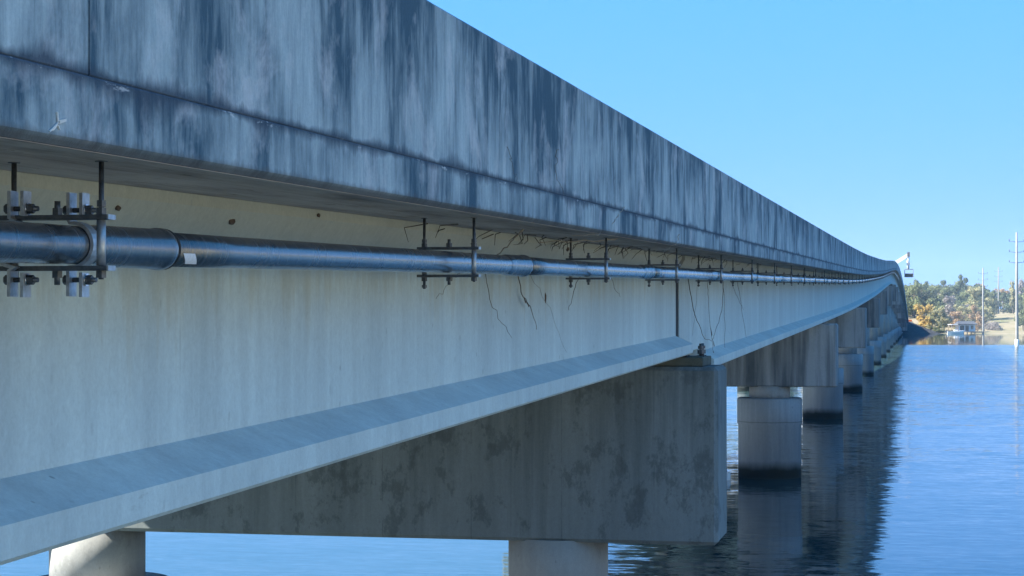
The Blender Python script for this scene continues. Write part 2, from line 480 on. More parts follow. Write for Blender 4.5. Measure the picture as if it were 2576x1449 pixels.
def water_mat():
    m, nt, n, l, b = new_mat('lake water')
    g = G(nt)
    b.inputs['Base Color'].default_value = (.030, .066, .072, 1)
    b.inputs['Roughness'].default_value = .04
    b.inputs['IOR'].default_value = 1.5
    p = g.pos()
    sx = g.sep()
    # how far ahead along the look of the lake: the strip by the far bank lies in the lee and is calm
    ahead = g.math('ADD', g.math('MULTIPLY', sx[0], F_DIR.x), g.math('MULTIPLY', sx[1], F_DIR.y))
    edge = g.math('ADD', ahead, g.math('MULTIPLY', g.math('SUBTRACT', g.noise(g.map((.008, .03, 1)), 1.0, 3), .5), 26.0))
    calm = g.ramp(g.math('DIVIDE', g.math('SUBTRACT', edge, 322.0), 30.0, clamp=True), [(0.0, 1.0), (1.0, 0.006)])
    calm = g.math('MULTIPLY', calm, g.math('ADD', 1.0, g.math('MULTIPLY', g.math('DIVIDE', g.math('SUBTRACT', ahead, 55.0), 130.0, clamp=True), 3.2)))
    gust = g.ramp(g.noise(g.map((.02, .05, 1), loc=(5, 9, 0)), 1.0, 4, .6), [(.3, .55), (.7, 1.0)])
    def slopes(scale, loc, rz, detail, amp):
        t = g.n.new('ShaderNodeTexNoise')
        t.inputs['Scale'].default_value = 1.0
        t.inputs['Detail'].default_value = detail
        t.inputs['Roughness'].default_value = .55
        g.l.new(g.map(scale, loc=loc, rot=(0, 0, rz)), t.inputs['Vector'])
        v = g.n.new('ShaderNodeVectorMath'); v.operation = 'SUBTRACT'
        g.l.new(t.outputs['Color'], v.inputs[0]); v.inputs[1].default_value = (.5, .5, .5)
        m2 = g.n.new('ShaderNodeVectorMath'); m2.operation = 'MULTIPLY'
        g.l.new(v.outputs[0], m2.inputs[0]); m2.inputs[1].default_value = (amp * .55, amp, 0)
        return m2.outputs[0]
    def vadd(p_, q_):
        v = g.n.new('ShaderNodeVectorMath'); v.operation = 'ADD'
        g.l.new(p_, v.inputs[0]); g.l.new(q_, v.inputs[1]); return v.outputs[0]
    sl = vadd(slopes((.13, .4, 1), (8, 5, 0), R(12), 2, .035), vadd(slopes((.9, 3.2, 1), (0, 0, 0), R(13), 3, .085), slopes((3.4, 9.5, 1), (3, 1, 0), R(10), 2, .085)))
    sc_ = g.n.new('ShaderNodeVectorMath'); sc_.operation = 'SCALE'
    g.l.new(sl, sc_.inputs[0]); g.l.new(g.math('MULTIPLY', calm, gust), sc_.inputs['Scale'])
    # far off one only sees the faces of the wavelets that lean this way
    lean = g.n.new('ShaderNodeVectorMath'); lean.operation = 'SCALE'
    lean.inputs[0].default_value = (-F_DIR.x, -F_DIR.y, 0)
    far_f = g.math('MULTIPLY', g.math('DIVIDE', g.math('SUBTRACT', ahead, 60.0), 160.0, clamp=True), g.ramp(g.math('DIVIDE', g.math('SUBTRACT', edge, 322.0), 30.0, clamp=True), [(0.0, 1.0), (1.0, 0.0)]))
    g.l.new(g.math('MULTIPLY', far_f, .05), lean.inputs['Scale'])
    up0 = g.n.new('ShaderNodeVectorMath'); up0.operation = 'ADD'
    g.l.new(sc_.outputs[0], up0.inputs[0]); g.l.new(lean.outputs[0], up0.inputs[1])
    up = g.n.new('ShaderNodeVectorMath'); up.operation = 'ADD'
    g.l.new(up0.outputs[0], up.inputs[0]); up.inputs[1].default_value = (0, 0, 1)
    nz = g.n.new('ShaderNodeVectorMath'); nz.operation = 'NORMALIZE'
    g.l.new(up.outputs[0], nz.inputs[0])
    l.new(nz.outputs[0], b.inputs['Normal'])
    return m
M['water'] = water_mat()

def ground_mat(name, c1, c2, c3, scale):
    m, nt, n, l, b = new_mat(name)
    g = G(nt)
    t = g.noise(g.pos(), scale, 6, .65, .2)
    c = g.ramp(t, [(.32, c1), (.5, c2), (.68, c3)])
    l.new(c, b.inputs['Base Color'])
    b.inputs['Roughness'].default_value = .95
    b.inputs['Specular IOR Level'].default_value = .1
    g.bump(t, .6, .15, b)
    return m
M['bank'] = ground_mat('sandy bank', (.32, .29, .21), (.45, .42, .33), (.25, .26, .16), .35)
M['far_ground'] = ground_mat('far bank grass', (.14, .14, .07), (.24, .20, .13), (.30, .25, .17), .05)
M['riprap'] = ground_mat('dark riprap', (.03, .03, .032), (.06, .06, .06), (.10, .095, .09), 1.2)

def leaf_mat(name, a, bcol, trans=.35):
    m, nt, n, l, b = new_mat(name)
    g = G(nt)
    oi = n.new('ShaderNodeObjectInfo')
    t = g.noise(g.pos(), .35, 3, .6)
    t2 = g.noise(g.pos(), 2.3, 2, .5)
    f = g.math('ADD', g.math('MULTIPLY', t, .6), g.math('MULTIPLY', t2, .4))
    c = g.mix(g.ramp(f, [(.36, 0.0), (.64, 1.0)]), a, bcol)
    c = g.mix(g.math('MULTIPLY', oi.outputs['Random'], .35), c, tuple(x * .6 for x in a))
    l.new(c, b.inputs['Base Color'])
    b.inputs['Roughness'].default_value = .7
    b.inputs['Specular IOR Level'].default_value = .15
    tr = n.new('ShaderNodeBsdfTranslucent')
    l.new(c, tr.inputs['Color'])
    mx = n.new('ShaderNodeMixShader')
    mx.inputs[0].default_value = trans
    l.new(b.outputs[0], mx.inputs[1]); l.new(tr.outputs[0], mx.inputs[2])
    l.new(mx.outputs[0], n['Material Output'].inputs['Surface'])
    return m
M['leaf_green'] = leaf_mat('green leaves', (.12, .15, .07), (.25, .27, .13))
M['leaf_pine'] = leaf_mat('pine needles', (.075, .105, .065), (.15, .185, .105))
M['leaf_yellow'] = leaf_mat('yellow autumn leaves', (.46, .31, .09), (.62, .46, .16))
M['leaf_olive'] = leaf_mat('olive autumn leaves', (.28, .265, .13), (.44, .41, .23))
M['leaf_rust'] = leaf_mat('russet autumn leaves', (.30, .20, .12), (.44, .31, .19))
M['leaf_bare'] = leaf_mat('grey bare twigs', (.24, .21, .20), (.36, .32, .30))
M['bark'] = plain('tree bark', (.12, .095, .075), .95, var=.4)

# ------------------------------------------------------------------ setting: water, far bank, near bank
wm = MB()
S = 9000
wm.add([(-S, -S, 0), (S, -S, 0), (S, S, 0), (-S, S, 0)], [(0, 1, 2, 3)])
wo_ = wm.build('lake_water', M['water'])
tag(wo_, 'blue rippled lake water under and beside the bridge', kind='structure')

def smooth(a, b, x):
    t = max(0.0, min(1.0, (x - a) / (b - a)))
    return t * t * (3 - 2 * t)

def shore_line(px_lat):
    """depth ahead of the far shore at a lateral offset (m) right of the look direction"""
    return 560 + 9 * math.sin(px_lat * .021 + 1.0) + 5 * math.sin(px_lat * .063) - 6 * smooth(60, 160, px_lat)

def far_height(dep, lat):
    s = dep - shore_line(lat)
    h = -1.0 + 1.6 * smooth(-6, 10, s) + 3.2 * smooth(8, 110, s) + 2.0 * smooth(120, 420, s)
    h += 2.2 * smooth(10, 60, s) * smooth(100, 190, lat) * (1 - smooth(220, 330, lat))
    h += .5 * math.sin(lat * .05 + dep * .03) * smooth(5, 60, s)
    return h
fb = MB()
nu, nv = 90, 40
vv, ff = [], []
for j in range(nv + 1):
    dep = 545 + (j / nv) ** 1.6 * 1300
    for i in range(nu + 1):
        lat = -700 + 1900 * i / nu
        p = F_DIR * dep + R_DIR * lat
        vv.append((p.x, p.y, far_height(dep, lat)))
for j in range(nv):
    for i in range(nu):
        a = j * (nu + 1) + i
        ff.append((a, a + 1, a + nu + 2, a + nu + 1))
fb.add(vv, ff, smooth=True)
far_bank = fb.build('far_bank_terrain', M['far_ground'])
tag(far_bank, 'grassy far bank rising behind the lake', kind='structure')

nb = MB()
vv, ff = [], []
nx, ny = 70, 50
for j in range(ny + 1):
    y = -90 + 150 * j / ny
    for i in range(nx + 1):
        x = -50 + 200 * i / nx
        # shore curved forward and low hill on the right, unseen, added for bounce light
        e = y - 46 * smooth(16, 60, x) + 2.0 * math.sin(x * .21) + 1.0 * math.sin(x * .57 + 2)
        z = 3.4 - 4.6 * smooth(0.5, 12.5, e) + 9.0 * smooth(9, 60, x) * (1 - smooth(-4, 9, e)) + .12 * math.sin(x * 1.3 + y)
        vv.append((x, y, z))
for j in range(ny):
    for i in range(nx):
        a = j * (nx + 1) + i
        ff.append((a, a + 1, a + nx + 2, a + nx + 1))
nb.add(vv, ff, smooth=True)
near_bank = nb.build('near_bank_terrain', M['bank'])
tag(near_bank, 'sandy near shore beside the bridge end, with unseen low hill added for bounce light', kind='structure')

# ------------------------------------------------------------------ bridge geometry
CP = [(-30, -.065), (-12, .214), (0, .40), (20, .71), (40, 1.02), (75, 1.58), (100, 2.05), (150, 3.2), (200, 4.55), (231, 5.28),
      (270, 5.68), (310, 5.5), (374, 4.5), (464, 1.75), (560, -1.3), (640, -3.0)]
def E(s):
    """height (camera-relative) of the underside edge of the deck at distance s"""
    n = len(CP)
    i = 0
    while i < n - 2 and s > CP[i + 1][0]:
        i += 1
    x0, y0 = CP[i]; x1, y1 = CP[i + 1]
    def slope(k):
        if k == 0: return (CP[1][1] - CP[0][1]) / (CP[1][0] - CP[0][0])
        if k == n - 1: return (CP[-1][1] - CP[-2][1]) / (CP[-1][0] - CP[-2][0])
        return (CP[k + 1][1] - CP[k - 1][1]) / (CP[k + 1][0] - CP[k - 1][0])
    h = x1 - x0
    t = (s - x0) / h
    m0, m1 = slope(i) * h, slope(i + 1) * h
    t2, t3 = t * t, t * t * t
    return (2 * t3 - 3 * t2 + 1) * y0 + (t3 - 2 * t2 + t) * m0 + (-2 * t3 + 3 * t2) * y1 + (t3 - t2) * m1
def EZ(s):
    return E(s) + CAM_Z

EDGE = 2.35      # parapet face, metres left of the camera
MID = 8.05       # middle of the deck
PIERS = [25.5, 63.5, 100.0] + [136.0 + 36 * k for k in range(12)]
JOINTS = [-12.0] + PIERS + [562.0]

bridge = empty('bridge', (0, 0, 0))
tag(bridge, 'long concrete girder bridge rising and dipping across the lake', 'bridge')

def loft(profile, s0, s1, name, mat, parent=bridge, step=3.0, straight=False, prof2=None):
    """profile: list of (lateral, rel height) ; swept along the bridge, closed, capped"""
    n = max(1, int(math.ceil((s1 - s0) / step)))
    mb = MB()
    verts, attr, faces = [], [], []
    k = len(profile)
    for i in range(n + 1):
        s = s0 + (s1 - s0) * i / n
        z = EZ(s) if not straight else EZ(s0) + (EZ(s1) - EZ(s0)) * i / n
        for (d, h) in profile:
            verts.append((-d, s, z + h)); attr.append(h)
    for i in range(n):
        for j in range(k):
            j2 = (j + 1) % k
            faces.append((i * k + j, i * k + j2, (i + 1) * k + j2, (i + 1) * k + j))
    faces.append(tuple(range(k)))
    faces.append(tuple(n * k + j for j in reversed(range(k))))
    mb.add(verts, faces, attr=attr)
    return mb.build(name, mat, parent, attr='hrel')

def mirror(pr):
    return [(2 * MID - d, h) for d, h in pr]

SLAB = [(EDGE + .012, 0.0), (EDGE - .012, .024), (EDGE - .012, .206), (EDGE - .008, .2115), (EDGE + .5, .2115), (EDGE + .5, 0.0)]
PARA = [(EDGE + .002, .2150), (EDGE - .001, .219), (EDGE, 1.0), (EDGE + .02, 1.018), (EDGE + .17, 1.018), (EDGE + .19, 1.0), (EDGE + .26, .52), (EDGE + .42, .30), (EDGE + .42, .2150)]
for k in range(len(JOINTS) - 1):
    a, b = JOINTS[k] + .012, JOINTS[k + 1] - .012
    st = 3.0
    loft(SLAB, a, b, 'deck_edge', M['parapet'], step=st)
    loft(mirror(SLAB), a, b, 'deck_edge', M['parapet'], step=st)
    loft([(EDGE + .502, .001), (EDGE + .502, .205), (2 * MID - EDGE - .502, .205), (2 * MID - EDGE - .502, .001)], a, b, 'deck_slab', M['soffit'], step=st)
    loft([(EDGE + .43, .2125), (EDGE + .43, .225), (2 * MID - EDGE - .43, .225), (2 * MID - EDGE - .43, .2125)], a, b, 'road_surface', M['asphalt'], step=st)
    cuts = [a] + ([5.2] if a < 5.2 < b else [(a + b) / 2]) + [b]
    for c in range(len(cuts) - 1):
        loft(PARA, cuts[c] + (.006 if c else 0), cuts[c + 1] - (.006 if c == 0 else 0), 'parapet', M['parapet'], step=st)
        loft(mirror(PARA), cuts[c] + (.006 if c else 0), cuts[c + 1] - (.006 if c == 0 else 0), 'parapet', M['parapet'], step=st)
# the outer strip of the deck's underside is stained brown like the rest: a thin drip-board sheet closes it
for k in range(len(JOINTS) - 1):
    a, b = JOINTS[k] + .014, JOINTS[k + 1] - .014
    loft([(EDGE + .016, -.003), (EDGE + .016, -.001), (EDGE + .50, -.001), (EDGE + .50, -.003)], a, b, 'soffit_strip', M['soffit'], step=3.0)

def girder_profile(dc, depth):
    hw, bf, tf = .09, .32, .17
    B = -depth
    right = [(dc - tf, 0.0), (dc - tf, -.05), (dc - hw - .02, -.145), (dc - hw, -.18), (dc - hw, B + .235), (dc - bf, B + .13), (dc - bf, B + .018), (dc - bf + .018, B)]
    left = [(2 * dc - d, h) for d, h in reversed(right)]
    return right + left
GIRD = [3.21 + 2.42 * i for i in range(5)]
for k in range(len(JOINTS) - 1):
    depth = 1.30 if k == 0 else 1.60
    a = JOINTS[k] + (.22 if k else .3)
    b = JOINTS[k + 1] - (.16 if k == 0 else .07)
    if k > 1:
        a = JOINTS[k] + .07
    for i, dc in enumerate(GIRD):
        if k == 1:
            # dapped end: bottom flange stops clear of the first cap
            loft(girder_profile(dc, 1.60), a + 2.3, b, 'girder', M['web'], step=6.0)
            loft([(dc - .17, 0.0), (dc - .17, -.05), (dc - .11, -.145), (dc - .09, -.18), (dc - .09, -1.32), (dc + .09, -1.32), (dc + .09, -.18), (dc + .17, -.05), (dc + .17, 0.0)],
                 a, a + 2.298, 'girder', M['web'], step=6.0)
        else:
            loft(girder_profile(dc, depth), a, b, 'girder', M['web'], step=6.0 if k < 6 else 9.0)
# diaphragms closing the gap between girder ends, set back from the faces
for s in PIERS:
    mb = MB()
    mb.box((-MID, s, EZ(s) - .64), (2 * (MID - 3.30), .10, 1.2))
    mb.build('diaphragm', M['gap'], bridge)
    mb = MB()
    if s == PIERS[0]:
        mb.box((-3.205, s + .03, EZ(s) - .62), (.14, .372, 1.14))
    else:
        mb.box((-3.205, s, EZ(s) - .75), (.14, .136, 1.4))
    mb.build('joint_filler', M['gap'], bridge)

# piers
COLS = [4.73, 2 * MID - 4.73]
for k, s in enumerate(PIERS):
    depth = 1.30 if k == 0 else 1.60
    top = EZ(s) - (1.465 if k == 0 else 1.66)
    hgt = 2.31 if k == 0 else 2.06
    bot = top - hgt
    x0, x1 = 2.52, 2 * MID - 2.52
    mb = MB()
    mb.box((-MID, s, (top + bot) / 2), (x1 - x0, 1.24, hgt))
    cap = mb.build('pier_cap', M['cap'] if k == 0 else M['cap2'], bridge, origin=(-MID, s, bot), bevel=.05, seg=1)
    shaft_top = 1.55 if k == 0 else 2.6
    if bot < shaft_top + .3:
        shaft_top = bot - .3
    for d in COLS:
        c = MB(); c.tube([(-d, s, shaft_top - .05), (-d, s, bot + .02)], .67, 32)
        c.build('column', M['column'], cap, origin=(0, 0, 0)).location = Vector((0, 0, 0)) - cap.location
        if shaft_top > .2:
            c = MB(); c.tube([(-d, s, -3), (-d, s, shaft_top - .86), (-d, s, shaft_top - .84), (-d, s, shaft_top - .04), (-d, s, shaft_top)], [1.025, 1.025, 1.06, 1.06, 1.02], 40)
            c.build('pile_shaft', M['shaft'], cap).location = Vector((0, 0, 0)) - cap.location
    for i, dc in enumerate(GIRD):
        if k == 0:
            c = MB(); c.box((-dc, s, top + .062), (.98, 1.05, .124))
            c.build('pedestal', M['pedestal'], cap, bevel=.012, seg=1).location = -cap.location
            c = MB(); c.box((-dc + .02, s - .28, top + .144), (.5, .3, .036))
            c.build('bearing_pad', M['gap'], cap).location = -cap.location
            for dy in (.02, .26):
                c = MB()
                bx, by, bz = -dc + .40, s + dy, top + .124
                c.box((bx, by, bz + .007), (.1, .1, .014))
                c.cyl((bx, by, bz), (bx, by, bz + .17), .02, 10)
                c.hexnut((bx, by, bz + .06), .042, .055)
                c.hexnut((bx, by, bz + .12), .036, .04)
                c.build('anchor_bolt', M['steel'], cap).location = -cap.location
        else:
            c = MB(); c.box((-dc, s, top + .03), (.5, .7, .058))
            c.build('bearing_pad', M['gap'], cap).location = -cap.location

# abutments
for s, zz in ((-12.0, 0.0), (562.0, -1.0)):
    mb = MB()
    mb.box((-MID, s + (-.7 if s < 0 else .7), EZ(s) - 1.3), (11.6, 1.3, 3.0))
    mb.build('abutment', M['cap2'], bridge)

# white droppings on the deck edge
mb = MB()
for (y0, z0, y1, z1, wd) in ((4.93, .036, 4.972, .062, .004), (4.968, .060, 5.015, .070, .005), (4.966, .060, 4.958, .088, .003), (4.93, .038, 4.912, .030, .0025), (4.96, .055, 4.975, .040, .0025)):
    d = Vector((0, y1 - y0, z1 - z0)); nrm = Vector((0, -d.z, d.y)).normalized() * wd
    c0 = Vector((-EDGE + .0135, y0, EZ(y0) + z0)); c1 = Vector((-EDGE + .0135, y1, EZ(y1) + z1))
    o_ = Vector((.004, 0, 0))
    mb.add([c0 - nrm, c0 + nrm, c1 + nrm * .7, c1 - nrm * .7, c0 - nrm + o_, c0 + nrm + o_, c1 + nrm * .7 + o_, c1 - nrm * .7 + o_],
           [(0, 1, 2, 3), (7, 6, 5, 4), (0, 4, 5, 1), (1, 5, 6, 2), (2, 6, 7, 3), (3, 7, 4, 0)])
mb.build('dropping_mark', M['lichen'], bridge)

# ------------------------------------------------------------------ utility pipe
PD, PDROP, PR = 2.65, .262, .0625
pipe = empty('utility_pipe', (-PD, 0, EZ(0) - PDROP))
tag(pipe, 'black fibreglass utility pipe hung along the side of the bridge', 'pipe')
def pz(s):
    return EZ(s) - PDROP + .002 * math.sin(s * .61 + .8)
def px_(s):
    return -PD + .002 * math.sin(s * .43)
COUP = [.1, 6.46, 12.95, 19.25] + [25.5 + 6.3 * i for i in range(44)]
def local(o):
    o.location = Vector(o.location) - Vector(pipe.location)
prev = -11.0
for i, c in enumerate(COUP):
    n = 10 if c < 60 else 4
    mb = MB()
    ss = [prev + (c - prev) * j / n for j in range(n + 1)]
    mb.tube([(px_(s), s, pz(s)) for s in ss], PR, 28 if c < 60 else 14)
    local(mb.build('pipe_section', M['pipe'], pipe))
    # belled socket with a rolled lip
    L = .62
    mb = MB()
    pts = [(-L, PR + .001), (-L + .06, PR + .007), (-.05, PR + .009), (-.035, PR + .013), (0, PR + .0135), (.012, PR + .009), (.013, PR - .002)]
    mb.tube([(px_(c + a), c + a, pz(c + a)) for a, r in pts], [r for a, r in pts], 28 if c < 60 else 14, caps=False)
    local(mb.build('coupling', M['pipe'], pipe))
    mb = MB()
    ring = [(.0135, PR + .0105), (.018, PR + .0125), (.026, PR + .0125), (.031, PR + .002)]
    mb.tube([(px_(c + a), c + a, pz(c + a)) for a, r in ring], [r for a, r in ring], 28 if c < 60 else 14, caps=False)
    local(mb.build('coupling_gasket', M['gap'], pipe))
    prev = c
# stuck-on label just past the near coupling
mb = MB()
verts = []
for j in range(7):
    an = R(-12 - 6.5 * j)
    for s in (6.535, 6.65):
        verts.append((px_(s) + math.cos(an) * (PR + .0025), s + (.012 * j if True else 0), pz(s) + math.sin(an) * (PR + .0025)))
mb.add(verts, [(2 * j, 2 * j + 1, 2 * j + 3, 2 * j + 2) for j in range(6)], smooth=True)
local(mb.build('paper_label', M['sticker'], pipe))

# ------------------------------------------------------------------ pipe hangers
HANG = [5.63, 10.83, 15.65, 20.4] + [25.2 + 4.8 * i for i in range(44)]
ONES = ['', 'first', 'second', 'third', 'fourth', 'fifth', 'sixth', 'seventh', 'eighth', 'ninth', 'tenth', 'eleventh', 'twelfth', 'thirteenth', 'fourteenth', 'fifteenth', 'sixteenth', 'seventeenth', 'eighteenth', 'nineteenth']
def ordinal(k):
    if k < 20: return ONES[k]
    t, u = divmod(k, 10)
    return {2: 'twenty', 3: 'thirty', 4: 'forty'}[t] + '-' + ONES[u] if u else {2: 'twentieth', 3: 'thirtieth', 4: 'fortieth'}[t]
RX = .148
def hanger_parts(root, detailed=True):
    tb, bb = .082, -.078
    nn = 10 if detailed else 6
    def P(name, mat, fn):
        mb = MB(); fn(mb); return mb.build(name, M[mat], root)
    for sx in (1, -1):
        def rod(mb, sx=sx):
            mb.cyl((sx * RX, 0, bb - (.035 if sx > 0 else .075)), (sx * RX, 0, PDROP), .0085, nn)
            mb.cyl((sx * RX, 0, PDROP - .006), (sx * RX, 0, PDROP - .0005), .02, nn)
        P('hanger_rod', 'steel', rod)
        for (nz_, nr, nh) in ((tb + .019, .017, .022), (tb + .043, .0155, .02), (bb - .019, .017, .022)) + (((bb - .06, .0155, .016),) if sx < 0 else ()):
            P('rod_nut', 'steel', lambda mb, sx=sx: mb.hexnut((sx * RX, 0, nz_), nr, nh))
        P('spacer_tube', 'galv', lambda mb, sx=sx: mb.cyl((sx * RX, 0, bb + .0085), (sx * RX, 0, tb - .0085), .0145, 16))
    for z in (tb, bb):
        P('cross_bar', 'steel', lambda mb, z=z: mb.box((-.004, 0, z), (.365, .055, .015)))
        P('sky_lit_bar_end', 'galv', lambda mb, z=z: mb.box((.1815, 0, z), (.005, .056, .016)))  # paler end face: sky light on the bar end put into the colour
        sg = 1 if z > 0 else -1
        def cb(mb, z=z, sg=sg):
            mb.hexnut((0, 0, z + sg * .019), .017, .022)
            mb.cyl((0, 0, z + sg * .008), (0, 0, z + sg * .052), .0095, nn)
        P('centre_bolt', 'steel', cb)
proto = empty('pipe_hanger', (-PD, HANG[0], EZ(HANG[0]) - PDROP))
hanger_parts(proto)
for i, s in enumerate(HANG):
    o = proto if i == 0 else copy_tree(proto)
    o.location = (px_(s), s, EZ(s) - PDROP)
    if i == 0:
        lab = 'steel trapeze pipe hanger beside the bolted strap clamps, nearest of all'
    else:
        lab = f'steel trapeze pipe hanger, {ordinal(i + 1)} one counting from the strap clamps'
    tag(o, lab, 'pipe hanger', 'hangers along the utility pipe')

# strap clamps by the first hanger
def clamp(s, xoff, lab, near):
    z0 = pz(s)
    root = empty('strap_clamp', (px_(s) + xoff, s, z0))
    tag(root, lab, 'clamp', 'strap clamps on the pipe')
    wY, th = .055, .011
    # half strap with two ears
    pts = [(-.012, .168), (-.012, .082)]
    r = PR + .0085
    if near:
        a0, a1 = 96, -96
    else:
        a0, a1 = 84, 276
    for j in range(15):
        an = R(a0 + (a1 - a0) * j / 14)
        pts.append((r * math.cos(an), r * math.sin(an)))
    pts += [(-.012, -.082), (-.012, -.165)]
    mb = MB(); verts, faces = [], []
    for i, (x, z) in enumerate(pts):
        xa, za = pts[max(i - 1, 0)]; xb, zb = pts[min(i + 1, len(pts) - 1)]
        t = Vector((xb - xa, zb - za)).normalized()
        nx_, nz_ = -t.y, t.x
        for sg in (-.5, .5):
            for yy in (-.5, .5):
                verts.append((x + nx_ * th * sg, yy * wY, z + nz_ * th * sg))
    for i in range(len(pts) - 1):
        b = i * 4; c = b + 4
        faces += [(b, b + 1, c + 1, c), (b + 3, b + 2, c + 2, c + 3), (b + 2, b, c, c + 2), (b + 1, b + 3, c + 3, c + 1)]
    faces += [(0, 2, 3, 1), (len(verts) - 4, len(verts) - 3, len(verts) - 1, len(verts) - 2)]
    mb.add(verts, faces)
    mb.build('strap', M['galv'], root)
    for sg in (1, -1):
        mb = MB(); mb.box((.032, 0, sg * .128), (th, wY, .078)); mb.build('ear_plate', M['galv'], root)
        bz = sg * .112
        mb = MB()
        mb.cyl((-.04, 0, bz), (.075, 0, bz), .008, 10)
        mb.hexnut((.05, 0, bz), .0155, .02, 'x'); mb.hexnut((-.028, 0, bz), .0155, .018, 'x')
        mb.build('clamp_bolt', M['steel'], root)
        mb = MB(); mb.cyl((.0385, 0, bz), (.0415, 0, bz), .0195, 16); mb.build('washer', M['bolt'], root)
clamp(5.76, 0.0, 'bolted galvanised strap clamp bent round the front of the pipe', True)
clamp(5.60, -.125, 'bolted galvanised strap clamp half hidden behind the pipe', False)

# ------------------------------------------------------------------ dry vines, roots and nests by the first pier
def vine(pts, r, lab, mat='vine', leaves=(), jit=.012, seg=6):
    """pts in (lateral, s, height below deck edge)"""
    p = [Vector((-d, s, EZ(s) + h)) for d, s, h in pts]
    out = []
    for i in range(len(p) - 1):
        for j in range(seg):
            q = p[i].lerp(p[i + 1], j / seg)
            out.append(q + Vector((rnd.uniform(-1, 1) * jit * .5, rnd.uniform(-1, 1) * jit * 3, rnd.uniform(-1, 1) * jit)))
    out.append(p[-1])
    root = empty('dry_vine', p[0])
    tag(root, lab, 'vine', 'dry vines hanging by the first pier')
    mb = MB(); mb.tube([q - p[0] for q in out], [r * .5 * (1 - .55 * i / len(out)) for i in range(len(out))], 5)
    mb.build('stem', M[mat], root)
    for (k, sz) in leaves:
        c = out[min(len(out) - 1, int(k * len(out)))] - p[0]
        mb = MB()
        a = Vector((.01, sz * 1.2, -sz * .35)); b_ = Vector((.01, -sz * .2, -sz))
        mb.add([c, c + a * .5 + b_ * .1, c + a + b_ * .5, c + a * .4 + b_ * .9, c + Vector((.012, sz * .4, -sz * .45))],
               [(0, 1, 4), (1, 2, 4), (2, 3, 4), (3, 0, 4)])
        mb.build('leaf', M['dead_leaf'], root)
Wd = 3.075
vine([(Wd, 26.3, -.2), (Wd, 27.0, -.75), (Wd - .03, 28.2, -1.18), (Wd - .05, 29.0, -1.24)], .013, 'thick dry vine slanting down from the pipe beside the girder gap')
vine([(Wd, 28.7, -.2), (Wd - .02, 28.8, -.6), (Wd - .05, 29.0, -1.22), (Wd - .08, 29.1, -1.5)], .008, 'dry vine hanging straight down with a curled leaf at its tip', leaves=((.55, .15), (.8, .10)))
vine([(Wd, 31.3, -.2), (Wd - .02, 30.9, -.8), (Wd - .03, 29.6, -1.15), (Wd - .05, 29.0, -1.24)], .010, 'dry vine looping towards the leaf cluster over the first cap', leaves=((.9, .11),))
vine([(Wd, 31.2, -.2), (Wd - .02, 31.3, -.9), (Wd - .05, 31.0, -1.55)], .007, 'thin dry vine reaching down to the second girder flange')
vine([(Wd, 32.0, -.2), (Wd, 33.5, -.55), (Wd, 35.0, -.85)], .009, 'dry vine slanting away along the second girder')
vine([(Wd, 33.6, -.2), (Wd, 34.6, -.8), (Wd - .05, 35.0, -1.35)], .008, 'dry vine drooping farthest along the second girder')
vine([(Wd, 27.6, -.2), (Wd, 27.3, -.7), (Wd, 26.9, -1.1)], .005, 'hair-thin dry vine just past the girder gap')
vine([(Wd, 13.6, -.2), (Wd, 13.9, -.55), (Wd, 14.6, -.80)], .006, 'long thin dry vine on the near girder below the second coupling')
vine([(Wd, 14.7, -.2), (Wd, 15.0, -.45), (Wd, 15.3, -.55), (Wd, 15.6, -.76)], .009, 'knotted dry vine on the near girder with a dark swollen joint', leaves=((.45, .05), (.55, .05)))
vine([(Wd, 15.2, -.25), (Wd, 16.2, -.6), (Wd, 17.0, -1.0)], .003, 'faintest dry vine trailing low on the near girder')
vine([(Wd, 18.0, -.2), (Wd, 17.4, -.42), (Wd, 17.1, -.62)], .008, 'short dry vine bending back beneath the fourth hanger')
vine([(Wd, 13.3, -.32), (Wd, 12.9, -.30), (Wd, 12.6, -.36), (Wd, 12.2, -.48)], .005, 'curled dry tendril under the pipe near the second coupling')
vine([(Wd, 19.3, -.2), (Wd, 19.8, -.42), (Wd, 20.2, -.52)], .006, 'short straight dry vine near the end of the first girder')
vine([(2.62, 12.8, -.01), (2.75, 13.0, -.10), (2.95, 13.3, -.22)], .012, 'pale stick poking down behind the second coupling', 'vine_pale')
vine([(2.40, 16.3, .02), (2.6, 15.6, -.03), (2.9, 14.8, -.06)], .012, 'pale dead branch lying along the deck underside', 'vine_pale')
vine([(2.34, 15.6, .25), (2.335, 15.0, .10), (2.36, 14.4, -.01), (2.5, 14.0, -.03)], .007, 'pale vine creeping over the deck edge', 'vine_pale')
vine([(2.33, 19.2, .12), (2.335, 19.1, .03), (2.4, 18.7, -.06)], .006, 'small pale vine hooked over the deck edge farther along', 'vine_pale')
vine([(2.34, 12.6, .52), (2.335, 12.5, .36), (2.335, 12.8, .22)], .004, 'dark dry tendril lying on the parapet face', 'vine')
vine([(2.34, 11.0, .42), (2.338, 11.15, .30), (2.338, 11.25, .23)], .003, 'short dark tendril low on the parapet face', 'vine')

